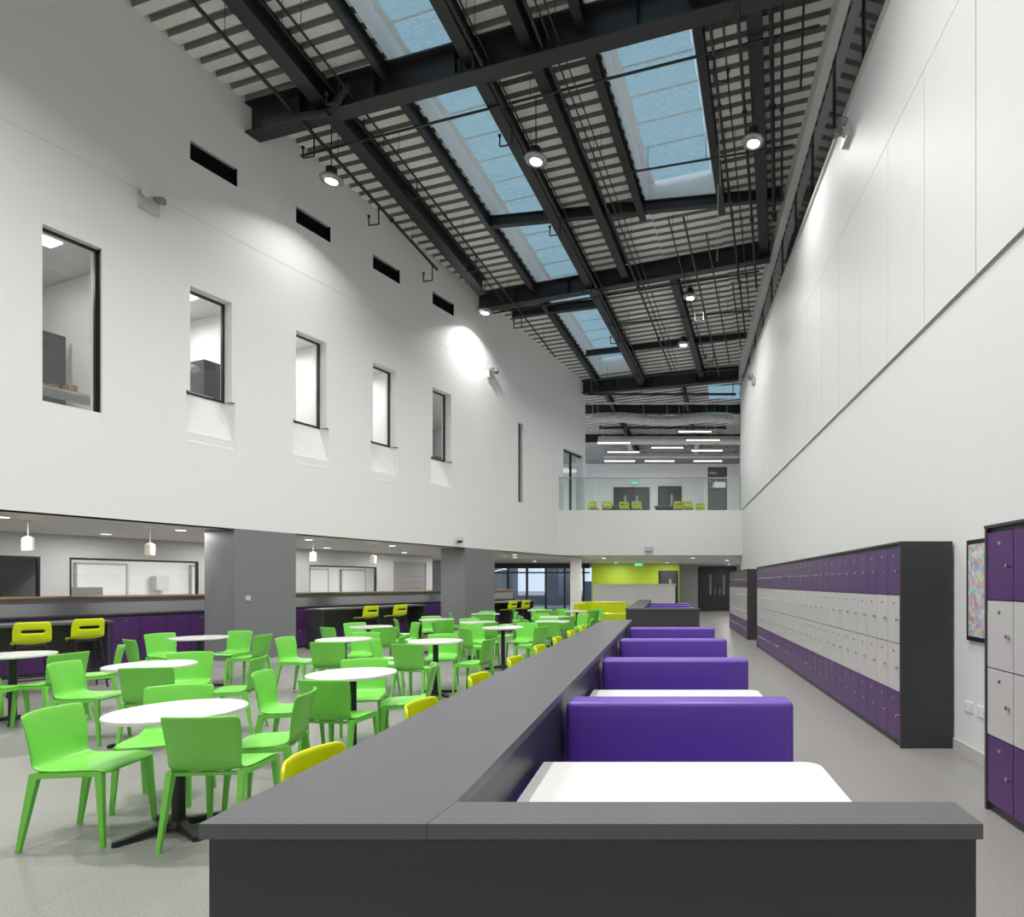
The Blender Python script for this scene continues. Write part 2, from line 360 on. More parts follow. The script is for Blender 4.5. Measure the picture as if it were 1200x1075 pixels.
# beams
def LB(X0,y0,y1,dep,wid,name='steel_roof_beam',drop=0.0):
    b=MB(); b.ibeam((X0+.19*y0,y0,RZ(y0)-drop),(X0+.19*y1,y1,RZ(y1)-drop),dep,wid); b.obj(name,[STEEL])
for X0,y0,y1,dep,wid in ((-8.3,-4,16.6,.42,.30),(-6.93,-4,22.8,.28,.12),(-5.22,-4,22.5,.40,.22),(-4.15,-4,15.9,.38,.20),(-3.2,-4,13.9,.3,.16),(-1.34,-4,13.7,.3,.16),(-.42,-4,15.3,.34,.24),(-2.9,15.8,22.1,.34,.20)):
    LB(X0,y0,y1,dep,wid)
def CB(xa,ya,xb,yb,dep,wid,drop=0):
    b=MB(); b.ibeam((xa,ya,RZ(ya)-drop),(xb,yb,RZ(yb)-drop),dep,wid)
    A=Vector((xa,ya,0));B=Vector((xb,yb,0)); L=(B-A).length; d=(B-A).normalized(); sd=Vector((d.y,-d.x,0)); k=1.3
    while k<L-.3 and dep>.4:
        c=A+d*k; z=RZ(c.y)-drop
        for sg in(-1,1):
            e=c+sd*sg*wid*.5; b.add([(c.x,c.y,z-dep),(e.x,e.y,z-dep),(e.x,e.y,z),(c.x,c.y,z)],[(0,1,2,3)])
        k+=1.6
    b.obj('steel_cross_beam',[STEEL])
CB(-7.9,11.3,2.58,8.6,.58,.28); CB(-5.5,17.35,2.58,15.05,.47,.24); CB(-3.3,23.0,2.6,21.8,.5,.24)
CB(-4.3,14.2,2.58,13.3,.24,.14); CB(-4.7,18.1,-1.8,17.5,.24,.14); CB(-2.8,20.6,2.58,19.4,.18,.1)
CB(-10.6,4.6,2.58,2.3,.5,.22)
def pipe(X0,y0,y1,drop,r,name='sprinkler_pipe',drops=(),hang=True,g=.19,sgn=-1):
    b=MB(); f=lambda y:Vector((X0+g*y,y,RZ(y)-drop))
    b.cyl(f(y0),f(y1),r,n=8)
    y=y0+0.6
    while y<y1 and hang:
        p=f(y); b.cyl(p,(p.x,p.y,RZ(y)),0.005,n=5); y+=2.4
    y=y0+1.3
    while y<y1:
        p=f(y); b.cyl(p,f(y+.06),r*1.6,n=8); y+=2.7
    for yy in drops:
        p=f(yy); q=p+Vector((0.0,0,-0.4)); h=Vector((sgn*0.24,.05,0)); b.cyl(p,q,0.014,n=6); b.cyl(q,q+h,0.014,n=6); b.cyl(q+h,q+h+Vector((0,0,.18)),0.014,n=6); b.cyl(q+h+Vector((0,0,.18)),q+h+Vector((0,0,.22)),0.03,n=8)
    b.obj(name,[STEEL])
pipe(-8.75,4,15.2,.6,.035,drops=(11.2,13.0,15.0))
pipe(-7.55,4,20,.5,.022,drops=(10.2,12.4,14.8,17.4)); pipe(-7.85,4,17.5,.45,.014)
pipe(-4.95,4,21.5,.55,.035,drops=(9.6,11.0,13.4,15.6,18.2))
pipe(-4.82,4,21.5,.50,.016)
pipe(-3.85,4,21,.5,.03); pipe(-3.70,4,21,.48,.016); pipe(-3.55,4,20.5,.5,.012)
pipe(-1.1,4,18.5,.5,.025,drops=(9.8,12.5,15.2),sgn=1); pipe(-.9,4,17.5,.55,.014)
pipe(-.15,4,13.6,.5,.04); pipe(.02,4,12.8,.55,.025); pipe(-.65,4,16,.6,.03); pipe(.35,4,10.5,.4,.02)
pipe(-2.2,13.5,21.3,.5,.025,drops=(17,19.5)); pipe(-2.55,13.5,21.3,.5,.018); pipe(-1.75,14,20.5,.5,.02)
pipe(-1.3,16,19.5,.45,.02)
for (xa,ya,xb,yb,dr,r) in((-7.3,11.9,2.4,9.4,.42,.022),(-5.3,17.6,2.4,15.6,.4,.025),(-.9,12.3,2.45,11.6,.45,.02),(-1.8,18.2,2.4,17.4,.4,.025),(-3.0,21.9,2.4,21.0,.45,.03)):
    b=MB(); b.cyl((xa,ya,RZ(ya)-dr),(xb,yb,RZ(yb)-dr),r,n=8)
    for t in(.15,.5,.85):
        x_=xa+(xb-xa)*t; y_=ya+(yb-ya)*t; b.cyl((x_,y_,RZ(y_)-dr),(x_,y_,RZ(y_)),.006,n=5)
    b.obj('conduit_pipe',[STEEL])
b=MB(); b.cyl((-7.2,10.85,9.95),(-6.0,10.6,9.9),.06,n=10); b.cyl((-6.0,10.6,9.9),(-5.6,10.5,10.3),.06,n=10); b.cyl((-7.2,10.85,9.95),(-7.35,10.9,9.88),.075,n=10); b.obj('flexible_duct_pipe',[STEEL])
b=MB(); b.cyl((0.95,10.9,RZ(10.9)-.1),(1.25,15.0,RZ(15.2)-.5),.008,n=5); b.cyl((1.0,11.5,RZ(11.5)-.1),(1.02,11.5,9.2),.006,n=5); b.obj('hanging_cable',[LOCKW])

# high-bay lamps
def highbay(x,y,z,power,s=.84,spread=150):
    b=MB()
    b.rev([(0.0,0.0),(0.13*s,0.0)],(x,y,z),24,0)
    b.rev([(0.13*s,0.0),(0.15*s,-0.015),(0.24*s,0.02),(0.25*s,0.045),(0.20*s,0.09),(0.11*s,0.13)],(x,y,z),28,1)
    b.rev([(0.11*s,0.12),(0.12*s,0.13),(0.12*s,0.25),(0.05*s,0.29),(0.0,0.29)],(x,y,z),20,2)
    b.cyl((x,y,z+0.28),(x,y,RZ(y)+0.02),0.010,n=6,mi=2)
    o=b.obj('high_bay_pendant_lamp',[LAMPE,LENS,STEEL],smooth=True)
    area('lamp_source',(x,y,z-0.05),0.2,power,parent=o,spread=spread)
for x,y,z,p,sp in ((-6.5,11.56,9.32,40,125),(-2.44,11.09,9.37,215,140),(1.54,10.69,9.41,62,135),(.64,16.65,9.49,115,145),(.52,19.24,9.21,85,145),(-5.10,16.7,9.1,52,125),
              (-6.6,5.2,10.0,165,140),(-2.9,5.0,10.0,215,145),(0.6,5.0,10.0,130,140),(-8.0,0.5,10.3,140,140),(-3,0.5,10.3,180,145),(.2,0.5,10.3,125,140)):  # this row is added out of view to brighten the hall
    highbay(x,y,z,p,spread=sp)

def twin(M):
    b=MB(); b.box(-.14,.14,0,.07,-.1,.1,0,M)
    for sx in(-.09,.09):
        b.cyl(M@Vector((sx,.06,.14)),M@Vector((sx*1.3,.18,.11)),.055,.065,n=14,mi=1)
        b.cyl(M@Vector((sx,.04,.08)),M@Vector((sx,.06,.14)),.015,n=6,mi=0)
    b.obj('emergency_twin_spotlight',[LOCKW,LENS])
def facing(loc,nrm):
    nrm=Vector(nrm).normalized(); x=nrm.cross(Vector((0,0,1))); M=Matrix.Identity(4)
    for i in range(3): M[i][0]=x[i]; M[i][1]=nrm[i]; M[i][2]=(0,0,1)[i]; M[i][3]=loc[i]
    return M
nL=(1,-.393,0)
twin(facing(ML@Vector((9.72*K,0,7.68)),nL)); twin(facing(ML@Vector((17.8*K,0,7.75)),nL))
twin(facing((2.655,8.75,8.1),(-1,0,0))); twin(facing((2.655,18.2,7.7),(-1,0,0)))

# ---------------------------------------------------------------- left lower zone
for (z0,z1) in((10.99,12.10),(16.78,18.0),(5.0,6.2)):
    b=MB(); b.box(z0*K,z1*K,0.005,0.86,0,H1,0,ML); b.box(z0*K-.01,z1*K+.01,-.008,0.87,0,.09,1,ML); b.obj('grey_column',[GREYW,LOCKW])
b=MB(); b.box(12.0,12.09,-0.012,0.005,1.22,1.31,0,ML); b.obj('light_switch',[LOCKW])
b=MB(); b.box(-3.9,-3.5,24,24.4,0,H1); b.obj('white_column',[WHITE])
b=MB(); b.box(-4,23.5,2.36,2.5,0,1.28,0,ML); b.box(-4,23.5,2.28,2.62,1.281,1.315,1,ML); b.obj('wall_low_partition',[GREYM,WOOD])
def lockers(name,M,n,w,rows,hd,depth,cols,base=0.06,top=0.03,knob=True):
    """local x along, local -y is the front, z up; origin at front-bottom-left"""
    b=MB(); L=n*w; H=base+rows*hd+top
    b.box(0,L,0.022,depth,0,H,0,M)
    b.box(-0.025,0,-0.005,depth,0,H,0,M); b.box(L,L+0.025,-0.005,depth,0,H,0,M); b.box(-.025,L+.025,-.01,depth,H,H+.02,0,M)
    for i in range(n):
        for r in range(rows):
            x0=i*w+.004;x1=(i+1)*w-.004;z0=base+r*hd+.004;z1=base+(r+1)*hd-.004
            b.box(x0,x1,0,0.02,z0,z1,cols[r],M)
            if knob:
                b.cyl(M@Vector((x1-.045,-.022,(z0+z1)/2)),M@Vector((x1-.045,0,(z0+z1)/2)),.014,n=8,mi=3)
                b.box(x0+w*.42,x0+w*.52,-.002,0,z1-.085,z1-.065,3,M)
    return b.obj(name,[DARKP,PURPL,LOCKW,CHROME])
MLF=ML@Matrix.Translation((4.0,1.90,0))
lockers('low_locker_bank',MLF,44,0.43,2,0.44,0.44,[1,1],base=.05)
def MRt(x,y): return Matrix(((0,1,0,x),(-1,0,0,y),(0,0,1,0),(0,0,0,1)))
lockers('locker_bank',MRt(2.18,14.49),29,0.3067,4,0.456,0.48,[1,2,2,1])
lockers('locker_bank',MRt(2.18,20.9),15,0.3067,4,0.456,0.48,[1,2,2,1])
lockers('locker_bank',MRt(2.18,4.07),6,0.3067,4,0.456,0.48,[1,2,2,1])
b=MB(); b.box(2.655,2.679,4.45,5.30,1.04,1.92,0); b.box(2.650,2.656,4.49,5.26,1.08,1.88,1); b.obj('framed_poster',[BLACK,POSTER])
for y in (5.30,5.08):
    b=MB(); b.box(2.668,2.679,y-.07,y+.07,.40,.49,0); b.box(2.666,2.668,y-.045,y-.035,.43,.45,1); b.box(2.666,2.668,y+.035,y+.045,.43,.45,1); b.obj('wall_socket',[WHITE,GREYL])

T=4.68
MB2=ML@Matrix.Translation((0,T,0))
wall('wall_corridor_back',MB2,-4,21.8,None,0,H1,0.15,[(9.4,11.05,1.0,2.08),(11.5,13.95,1.0,2.08),(16.9,19.3,1.0,2.08),(20.0,21.5,0.0,2.3)],[GREYL])
for (u0,u1) in((9.4,11.05),(11.5,13.95),(16.9,19.3)):
    b=MB(); t=.04
    b.box(u0,u1,.02,.08,2.08-t,2.08,0,MB2); b.box(u0,u1,.02,.08,1.0,1.0+t,0,MB2); b.box(u0,u0+t,.02,.08,1+t,2.08-t,0,MB2); b.box(u1-t,u1,.02,.08,1+t,2.08-t,0,MB2)
    b.quad((u0,.05,1),(u1,.05,1),(u1,.05,2.08),(u0,.05,2.08),1,MB2)
    b.obj('window_%d'%n,[BLACK,GLASS]); n+=1
b=MB()
for k in range(23): b.box(20.005,21.495,.04+.015*(k%2),.08,k*.1,k*.1+.099,0,MB2)
b.obj('roller_shutter',[GREYM])
b=MB(); b.quad((11.3,3.2,0),(24,3.2,0),(24,3.2,H1),(11.3,3.2,H1),0,MB2); b.box(11.25,11.3,.15,3.2,0,H1,0,MB2); b.obj('wall_kitchen_back',[WHITE])
b=MB(); b.box(11.8,12.9,1.8,2.4,0,1.45,0,MB2); b.box(17,18.2,2.4,3.0,0,1.4,0,MB2); b.obj('kitchen_cabinet',[CHROME])
for u in (13.0,15.6,19.0,20.6):
    b=MB(); b.box(u,u+1.0,3.1,3.19,0,2.02,0,MB2); b.box(u-.04,u,3.1,3.19,0,2.06,1,MB2); b.box(u+1.0,u+1.04,3.1,3.19,0,2.06,1,MB2); b.box(u-.04,u+1.04,3.1,3.19,2.02,2.06,1,MB2); b.box(u+.8,u+.84,3.07,3.1,.8,1.2,1,MB2); b.obj('kitchen_door',[WHITEP,GREYM])
b=MB(); b.box(14.6,14.9,2.9,3.15,1.35,1.75,0,MB2); b.cyl(MB2@Vector((14.75,2.95,1.3)),MB2@Vector((14.75,2.95,1.36)),.05,n=12); b.obj('hand_towel_dispenser',[LOCKW],bevel=.02)
b=MB(); b.quad((-4,3,0),(11.2,3,0),(11.2,3,H1),(-4,3,H1),0,MB2); b.obj('wall_store_back',[DARKP])
for u in(12.6,15.0,18.0,20.5):
    p=MB2@Vector((u,1.4,2.5)); area('kitchen_ceiling_light',p,.6,48)
b=MB(); b.box(14.4,15.6,-.03,0,0.0,2.1,0,MB2); b.box(14.98,15.02,-.035,-.03,0,2.1,1,MB2); b.obj('door_1',[WHITEP,BLACK])

for z in (9.5,11.04,12.6,14.1,15.7,18.6,20.2):
    X=-13.9+.393*z; b=MB()
    b.rev([(0,0.0),(.07,0.0),(.075,.01),(.075,.2),(.03,.23),(0,.23)],(X,z,2.06),20,0)
    b.cyl((X,z,2.28),(X,z,H1),.006,n=6,mi=1); b.cyl((X,z,H1-.02),(X,z,H1),.05,n=12,mi=1)
    b.obj('cylinder_pendant_lamp',[SHADE,LOCKW])
for u in (4,6.5,9.2,11.6,14.2,16.6,19.4,22):
    for t in(1.2,3.6):
        p=ML@Vector((u,t,H1)); b=MB(); b.cyl((p.x,p.y,H1-.012),(p.x,p.y,H1),.10,n=20,mi=0); b.cyl((p.x,p.y,H1-.016),(p.x,p.y,H1-.012),.08,n=20,mi=1)
        o=b.obj('recessed_downlight',[LOCKW,TUBE]); area('downlight_source',(p.x,p.y,H1-.03),.16,22,parent=o)
for x,y in((-2.5,23.5),(1,23.5),(-2.5,28.8),(0,28.8),(3.2,31),(-6,27),(2.6,26),(-5.8,22.8)):
    b=MB(); b.cyl((x,y,H1-.012),(x,y,H1),.10,n=20,mi=0); b.cyl((x,y,H1-.016),(x,y,H1-.012),.08,n=20,mi=1)
    o=b.obj('recessed_downlight',[LOCKW,TUBE]); area('downlight_source',(x,y,H1-.03),.16,32,parent=o)

def bartable(u0,u1,t0,t1,h=.95):
    b=MB(); b.box(u0,u1,t0,t1,h-.04,h,0,ML); b.box(u0+.02,u0+.06,t0+.04,t1-.04,0,h-.04,1,ML); b.box(u1-.06,u1-.02,t0+.04,t1-.04,0,h-.04,1,ML)
    b.box((u0+u1)/2-.02,(u0+u1)/2+.02,t0+.04,t1-.04,0,h-.04,1,ML); b.box(u0+.06,u1-.06,t1-.1,t1-.07,h-.5,h-.04,1,ML)
    b.obj('high_bar_table',[DARK,DARKP],bevel=.003)
bartable(6.9,10.17,.37,.97); bartable(14.4,17.6,1.0,1.6); bartable(19.6,22.2,.5,1.1)

# ---------------------------------------------------------------- chairs
def shell(prof,widths,curve,mi_slot=None,thick=.012,nu=8,name='t'):
    vs=[];fs=[]
    for k,(p,w,c) in enumerate(zip(prof,widths,curve)):
        for i in range(nu+1):
            a=-1+2*i/nu; vs.append((a*w/2,p[0]+c[0]*a*a,p[1]+c[1]*a*a))
    for k in range(len(prof)-1):
        for i in range(nu):
            if mi_slot and k==mi_slot and 2<=i<nu-2: continue
            fs.append((k*(nu+1)+i,k*(nu+1)+i+1,(k+1)*(nu+1)+i+1,(k+1)*(nu+1)+i))
    me=bpy.data.meshes.new(name); me.from_pydata(vs,[],fs); o=bpy.data.objects.new(name,me); coll.objects.link(o)
    s=o.modifiers.new('s','SOLIDIFY'); s.thickness=thick; s.offset=0
    ss=o.modifiers.new('ss','SUBSURF'); ss.levels=1; ss.render_levels=1
    dg=bpy.context.evaluated_depsgraph_get(); m2=bpy.data.meshes.new_from_object(o.evaluated_get(dg))
    V_=[v.co.copy() for v in m2.vertices]; F_=[list(p.vertices) for p in m2.polygons]
    bpy.data.objects.remove(o); return V_,F_
prof=[(.215,.425),(.20,.445),(.12,.452),(0,.445),(-.12,.442),(-.18,.455),(-.205,.50),(-.222,.58),(-.242,.68),(-.262,.77),(-.268,.785)]
wid=[.39,.42,.43,.43,.42,.41,.41,.42,.435,.44,.43]
cur=[(0,0),(0,0),(0,.004),(0,.008),(0,.012),(.01,.02),(.035,.01),(.05,0),(.055,0),(.055,-.004),(.055,-.006)]
Vs,Fs=shell(prof,wid,cur,thick=.015)
b=MB(); b.add(Vs,Fs,0)
for sx in(-1,1):
    b.taper((sx*.197,.175,.445),(sx*.215,.205,0),(.034,.036),(.021,.021),0)
    b.taper((sx*.197,-.15,.45),(sx*.215,-.225,0),(.034,.044),(.021,.021),0)
    b.box(sx*.205-.009,sx*.205+.009,-.15,.18,.415,.445,0)
b.box(-.19,.19,.165,.185,.42,.44,0); b.box(-.19,.19,-.16,-.14,.42,.44,0)
CH=b.mesh('dining_chair_mesh',[GREEN])
for p in CH.polygons[:len(Fs)]: p.use_smooth=True
prof=[(.19,.635),(.17,.66),(.08,.665),(-.02,.658),(-.12,.662),(-.165,.69),(-.19,.74),(-.205,.80),(-.215,.835),(-.225,.90),(-.228,.935)]
wid=[.36,.40,.42,.42,.42,.42,.42,.42,.42,.40,.36]
cur=[(0,0),(0,.005),(0,.015),(0,.02),(.01,.03),(.04,.03),(.07,.01),(.08,0),(.08,0),(.075,0),(.07,0)]
Vs,Fs=shell(prof,wid,cur,mi_slot=7,thick=.016,nu=10)
b=MB(); b.add(Vs,Fs,0)
for sx in(-1,1):
    for sy in(-1,1):
        b.cyl((sx*.15,sy*.13,.655),(sx*.22,sy*.21,0),.013,n=8,mi=1)
    b.cyl((sx*.195,-.182,.23),(sx*.195,.182,.23),.01,n=8,mi=1)
b.cyl((-.195,.182,.23),(.195,.182,.23),.01,n=8,mi=1); b.cyl((-.195,-.182,.23),(.195,-.182,.23),.01,n=8,mi=1)
b.cyl((-.15,.13,.64),(.15,.13,.64),.01,n=8,mi=1); b.cyl((-.15,-.13,.64),(.15,-.13,.64),.01,n=8,mi=1)
ST=b.mesh('bar_stool_mesh',[YEL,BLACK])
for p in ST.polygons[:len(Fs)]: p.use_smooth=True
b=MB(); R=.36
b.rev([(0,.725),(R-.01,.725),(R,.73),(R,.748),(R-.006,.752),(0,.752)],(0,0,0),48,0)
b.cyl((0,0,.04),(0,0,.72),.036,n=20,mi=1); b.cyl((0,0,.70),(0,0,.724),.12,n=20,mi=1); b.cyl((0,0,.03),(0,0,.07),.07,.05,n=20,mi=1)
for k in range(4):
    a=math.pi/4+k*math.pi/2; M=Matrix.Rotation(a,4,'Z')
    b.add([(.03,-.03,.02),(.03,.03,.02),(.31,.022,.0),(.31,-.022,.0),(.03,-.025,.065),(.03,.025,.065),(.31,.018,.028),(.31,-.018,.028)],[(0,1,2,3),(7,6,5,4),(0,4,5,1),(1,5,6,2),(2,6,7,3),(3,7,4,0)],1,M)
    b.cyl(M@Vector((.29,0,0)),M@Vector((.29,0,.02)),.028,n=10,mi=1)
TB=b.mesh('round_table_mesh',[TTOP,BLACK])

def rz_to(dx,dy): return math.atan2(dy,dx)-math.pi/2
def chair(x,y,tx,ty,j=0): place(CH,'dining_chair',(x,y,0),rz_to(tx-x,ty-y)+j)
def table(x,y,a=0): place(TB,'round_dining_table',(x,y,0),a)
table(-3.06,3.74,.2)
chair(-3.52,3.66,-3.0,3.74); chair(-2.70,3.64,-2.76,4.4); chair(-2.76,4.16,-3.3,4.0); chair(-3.56,4.24,-3.35,3.6)
table(-2.78,5.27,.4)
chair(-2.70,4.93,-2.65,5.5); chair(-2.42,5.55,-2.95,5.35); chair(-2.98,5.80,-2.8,5.2); chair(-3.28,5.2,-2.7,5.35)
table(-5.03,5.82,.1)
chair(-5.62,5.82,-5.0,5.95); chair(-4.78,5.62,-4.9,6.1); chair(-4.45,6.15,-5.1,5.95); chair(-5.2,6.40,-5.0,5.8)
table(-6.88,8.78)
chair(-6.2,8.85,-6.9,8.8); chair(-7.2,8.30,-6.9,8.8); chair(-6.85,9.35,-6.9,8.8); chair(-7.5,9.0,-6.9,8.8)
table(-7.3,6.66)
chair(-6.75,6.55,-7.3,6.7,.2); chair(-7.05,6.2,-7.2,6.8); chair(-6.85,7.15,-7.3,6.7); chair(-7.9,6.7,-7.3,6.7)
for (x,y,a0) in ((-4.6,8.5,.3),(-5.45,11.0,.9),(-3.2,8.25,.1),(-5.1,13.2,.5),(-2.97,10.8,1.1),(-4.75,15.6,.2),(-2.7,14.3,.7),(-3.9,12.3,.4),(-2.6,17.2,.9),(-3.8,17.8,.2),(-2.4,12.5,.3)):
    table(x,y,a0)
    for k in range(4):
        a=a0+k*math.pi/2+random.uniform(-.2,.2); r=.56+random.uniform(-.03,.08)
        chair(x+r*math.cos(a),y+r*math.sin(a),x,y,random.uniform(-.15,.15))
for k in range(8):
    place(ST,'bar_stool',(-1.135+.008*k,2.19+.94*k,0),-math.pi/2,(1,.98,.985))
ra=math.atan2(_o.y,_o.x)-math.pi/2
for (x,y) in((-8.58,8.05),(-8.60,8.82)):
    place(ST,'bar_stool',(x,y,0),ra+random.uniform(-.3,.1),(.88,1,1.1))
for (u,t) in((15.2,.55),(16.1,.55),(20.1,.05),(20.8,.05)):
    p=ML@Vector((u,t,0)); place(ST,'bar_stool',(p.x,p.y,0),ra,1.08)

# ---------------------------------------------------------------- booth units
def booth(y0,y1,sofas,xl0=-1.15,xl1=-1.03,xr=-.59,xe=.775):
    h=.95;t=.038
    b=MB()
    def prism(pts,z0,z1,mi):
        n_=len(pts); b.add([(p[0],p[1],z0) for p in pts]+[(p[0],p[1],z1) for p in pts],[tuple(range(n_-1,-1,-1)),tuple(range(n_,2*n_))]+[(i,(i+1)%n_,n_+(i+1)%n_,n_+i) for i in range(n_)],mi)
    prism([(xl0,y0),(xr-.0008,y0),(xr+.0192,y0+.148),(xr+.0192,y1),(xl1,y1)],h-t,h,0)
    prism([(xr+.0008,y0),(xe,y0),(xe,y0+.148),(xr+.0208,y0+.148)],h-t,h,0)
    b.box(xl0+.015,xe-.01,y0+.015,y0+.13,0,h-t,1)
    b.box(xr-.20,xr,y0+.13,y1-.02,0,h-t,1)
    b.box(xl0+.03,xr-.20,y1-.06,y1-.02,0,h-t,1)
    b.obj('booth_divider_counter',[DARK,DARKP])
    b=MB(); s0=y0+.142; b.box(xr+.03,.70,s0,s0+.40,.12,.45,0); b.box(xr+.04,.69,s0+.02,s0+.38,0,.12,1); b.obj('booth_bench_seat',[PURP,BLACK],bevel=.03,segs=3)
    for i,s in enumerate(sofas):
        b=MB(); b.box(xr+.03,.70,s,s+.20,.10,.885,0); b.box(xr+.03,.70,s-.44,s-.002,.15,.45,0)
        b.box(xr+.05,.68,s-.40,s+.18,0,.12,1)
        if i<len(sofas)-1: b.box(xr+.03,.70,s+.202,s+.62,.15,.45,0); b.box(xr+.05,.68,s+.2,s+.58,0,.12,1)
        b.obj('booth_sofa',[PURP,BLACK],bevel=.028,segs=4)
        tf=s-.58; b=MB()
        c=.07; x0,x1,ya,yb=xr+.03,.685,tf-.68,tf
        pts=[(x0,ya),(x1-c,ya)]+[(x1-c+c*math.sin(q*math.pi/8),ya+c-c*math.cos(q*math.pi/8)) for q in range(1,5)]+[(x1-c+c*math.cos(q*math.pi/8),yb-c+c*math.sin(q*math.pi/8)) for q in range(0,5)]+[(x0,yb)]
        m_=len(pts); b.add([(p[0],p[1],.705) for p in pts]+[(p[0],p[1],.73) for p in pts],[tuple(range(m_-1,-1,-1)),tuple(range(m_,2*m_))]+[(k,(k+1)%m_,m_+(k+1)%m_,m_+k) for k in range(m_)],0)
        ym=(ya+yb)/2
        for xx in(-.2,.35): b.cyl((xx,ym,.02),(xx,ym,.705),.035,n=14,mi=1); b.cyl((xx,ym,0),(xx,ym,.02),.13,n=20,mi=1)
        b.obj('booth_table',[TTOP,BLACK])
booth(1.465,9.7,[3.29,5.13,6.97,8.80])
booth(14.2,21.5,[16.0,17.84,19.7],xl0=-1.0,xl1=-1.0)

# far lower-level features
b=MB(); b.box(-3.8,.6,30.0,30.15,0,H1); b.obj('wall_lime',[LIME])
b=MB(); b.box(-3.3,.35,26.6,27.2,0,1.48,0); b.box(-3.35,.4,26.55,27.25,1.48,1.52,0); b.box(-3.3,.35,26.59,26.6,0,.12,1); b.obj('reception_counter',[WHITE,BLACK])
b=MB(); b.box(-3.2,-1.5,22.3,22.5,.1,.86); b.box(-3.2,-1.5,21.85,22.3,.1,.45); b.box(-3.2,-3.0,20.4,22.3,.1,.86); b.box(-3.0,-2.55,20.4,21.85,.1,.45); b.obj('lime_corner_bench',[YEL],bevel=.03)
def door(name,x0,x1,y,z0,z1,mt=BLACK,leaves=2):
    b=MB(); b.box(x0-.08,x0,y-.06,y,z0,z1+.08,1); b.box(x1,x1+.08,y-.06,y,z0,z1+.08,1); b.box(x0,x1,y-.06,y,z1,z1+.08,1)
    w=(x1-x0)/leaves
    for i in range(leaves):
        a=x0+i*w; b.box(a+.005,a+w-.005,y-.05,y-.005,z0+.01,z1-.005,0)
        hx=a+w-.15 if i%2==0 else a+.12; b.box(hx,hx+.03,y-.10,y-.05,z0+.9,z0+1.3,2)
        gx=a+w*.5-.08+(.12 if i%2==0 else -.12); b.box(gx,gx+.12,y-.056,y-.05,z0+.9,z1-.35,3)
    b.obj(name,[mt,BLACK,CHROME,GREYM])
door('door_2',1.85,3.85,33.99,0,2.4,DARKP)
door('door_3',-2.7,-1.0,30.99,H2,6.45,DARKP); door('door_4',-.4,.65,30.99,H2,6.5,DARKP,1)
door('door_5',-.35,.45,29.99,0,2.1,DARKP,1)
b=MB(); b.box(-9,-3.9,30,30.05,2.3,H1-.001,0)
x=-9
while x<-3.95:
    b.box(x,x+.10,29.96,30.08,0,2.3,0); x+=.95
b.box(-9,-3.9,29.98,30.06,0,.15,0); b.box(-9,-3.9,29.98,30.06,2.05,2.12,0)
b.quad((-9,30.03,0),(-3.9,30.03,0),(-3.9,30.03,2.3),(-9,30.03,2.3),1); b.obj('door_glazed_entrance',[BLACK,GLASS])
b=MB(); b.box(-24,-9,30,30.2,0,H1); b.obj('wall_far_left',[WHITE])
b=MB(); b.box(-20,-12.5,44,50,0,5); b.box(-9.0,-8.0,44,50,0,4.5); b.box(-6.4,-3,46,50,0,1.7); b.box(-13,-5,42,42.1,0,.7); b.obj('neighbouring_building',[BRICK])
b=MB(); b.box(-60,40,38,120,-.3,-.02); b.obj('ground_outside',[GREYM])
for (x,y,z) in((-1.7,30.9,6.75),(-1.2,25,2.33)):
    b=MB(); b.box(x-.2,x+.2,y-.03,y,z-.08,z+.08,0); b.box(x-.16,x+.16,y-.035,y-.03,z-.05,z+.05,1); b.cyl((x,y-.015,z+.08),(x,y-.015,H1 if z<4 else z+.12),.01,n=6,mi=0); b.obj('exit_sign',[LOCKW,EXITG])
b=MB(); p=ML@Vector((16.5*K,-.09,2.72)); b.cyl(p,p+Vector((0,0,.1)),.09,.07,n=16); b.rev([(0,-.07),(.05,-.05),(.07,0)],tuple(p),16,1); b.obj('dome_camera',[LOCKW,BLACK])
b=MB(); b.box(-.8,-.5,21.2,21.295,2.7,2.85); b.obj('wall_sensor',[LOCKW])

# ---------------------------------------------------------------- balcony and mezzanine
b=MB()
x=-3.88
while x<2.6:
    x1=min(x+1.3,2.66); b.box(x+.01,x1-.01,21.34,21.355,H2+.0,5.30,0); x=x1
b.obj('glass_balustrade',[GLASSG])
b=MB(); b.box(-3.9,2.66,21.32,21.375,5.30,5.33,0); b.obj('balustrade_handrail',[CHROME])
def strip_light(x0,x1,y,z):
    b=MB(); b.box(x0,x1,y-.05,y+.05,z,z+.05,0); b.box(x0,x1,y-.04,y+.04,z-.03,z,1)
    for x in(x0+.2,x1-.2): b.cyl((x,y,z+.05),(x,y,RZ(y)+.05),.006,n=5,mi=0)
    b.obj('linear_pendant_light',[LOCKW,TUBE])
for x0,x1,y in((-3.0,-1.6,25.7),(-2.75,-1.3,27.5),(-1.1,.35,29.5),(.45,1.75,23.8),(.8,2.2,25.2),(1.1,2.5,27.2),(-3.1,-1.6,29.5),(-.7,.7,26.6),(1.3,2.7,29.5)):
    strip_light(x0,x1,y,7.6)
area('mezzanine_light',(-1,28,7.35),2,85,shape='RECTANGLE',sy=2)
area('mezzanine_light',(3.2,27,7.35),1,40,shape='RECTANGLE',sy=2)
area('mezzanine_light',(-6.5,27,7.35),2,60,shape='RECTANGLE',sy=2)
b=MB()
f=lambda k:(8.15+.07*math.sin(k*.35))
for k in range(26):
    x=-3.1+k*.22; b.cyl((x,24.0,f(k)),(x+.11,24.0,f(k+.5)),.19,.21,n=16); b.cyl((x+.11,24.0,f(k+.5)),(x+.22,24.0,f(k+1)),.21,.19,n=16)
for x in(-3,0,2.4): b.cyl((x,24.0,8.3),(x,24.0,RZ(24.0)),.01,n=5)
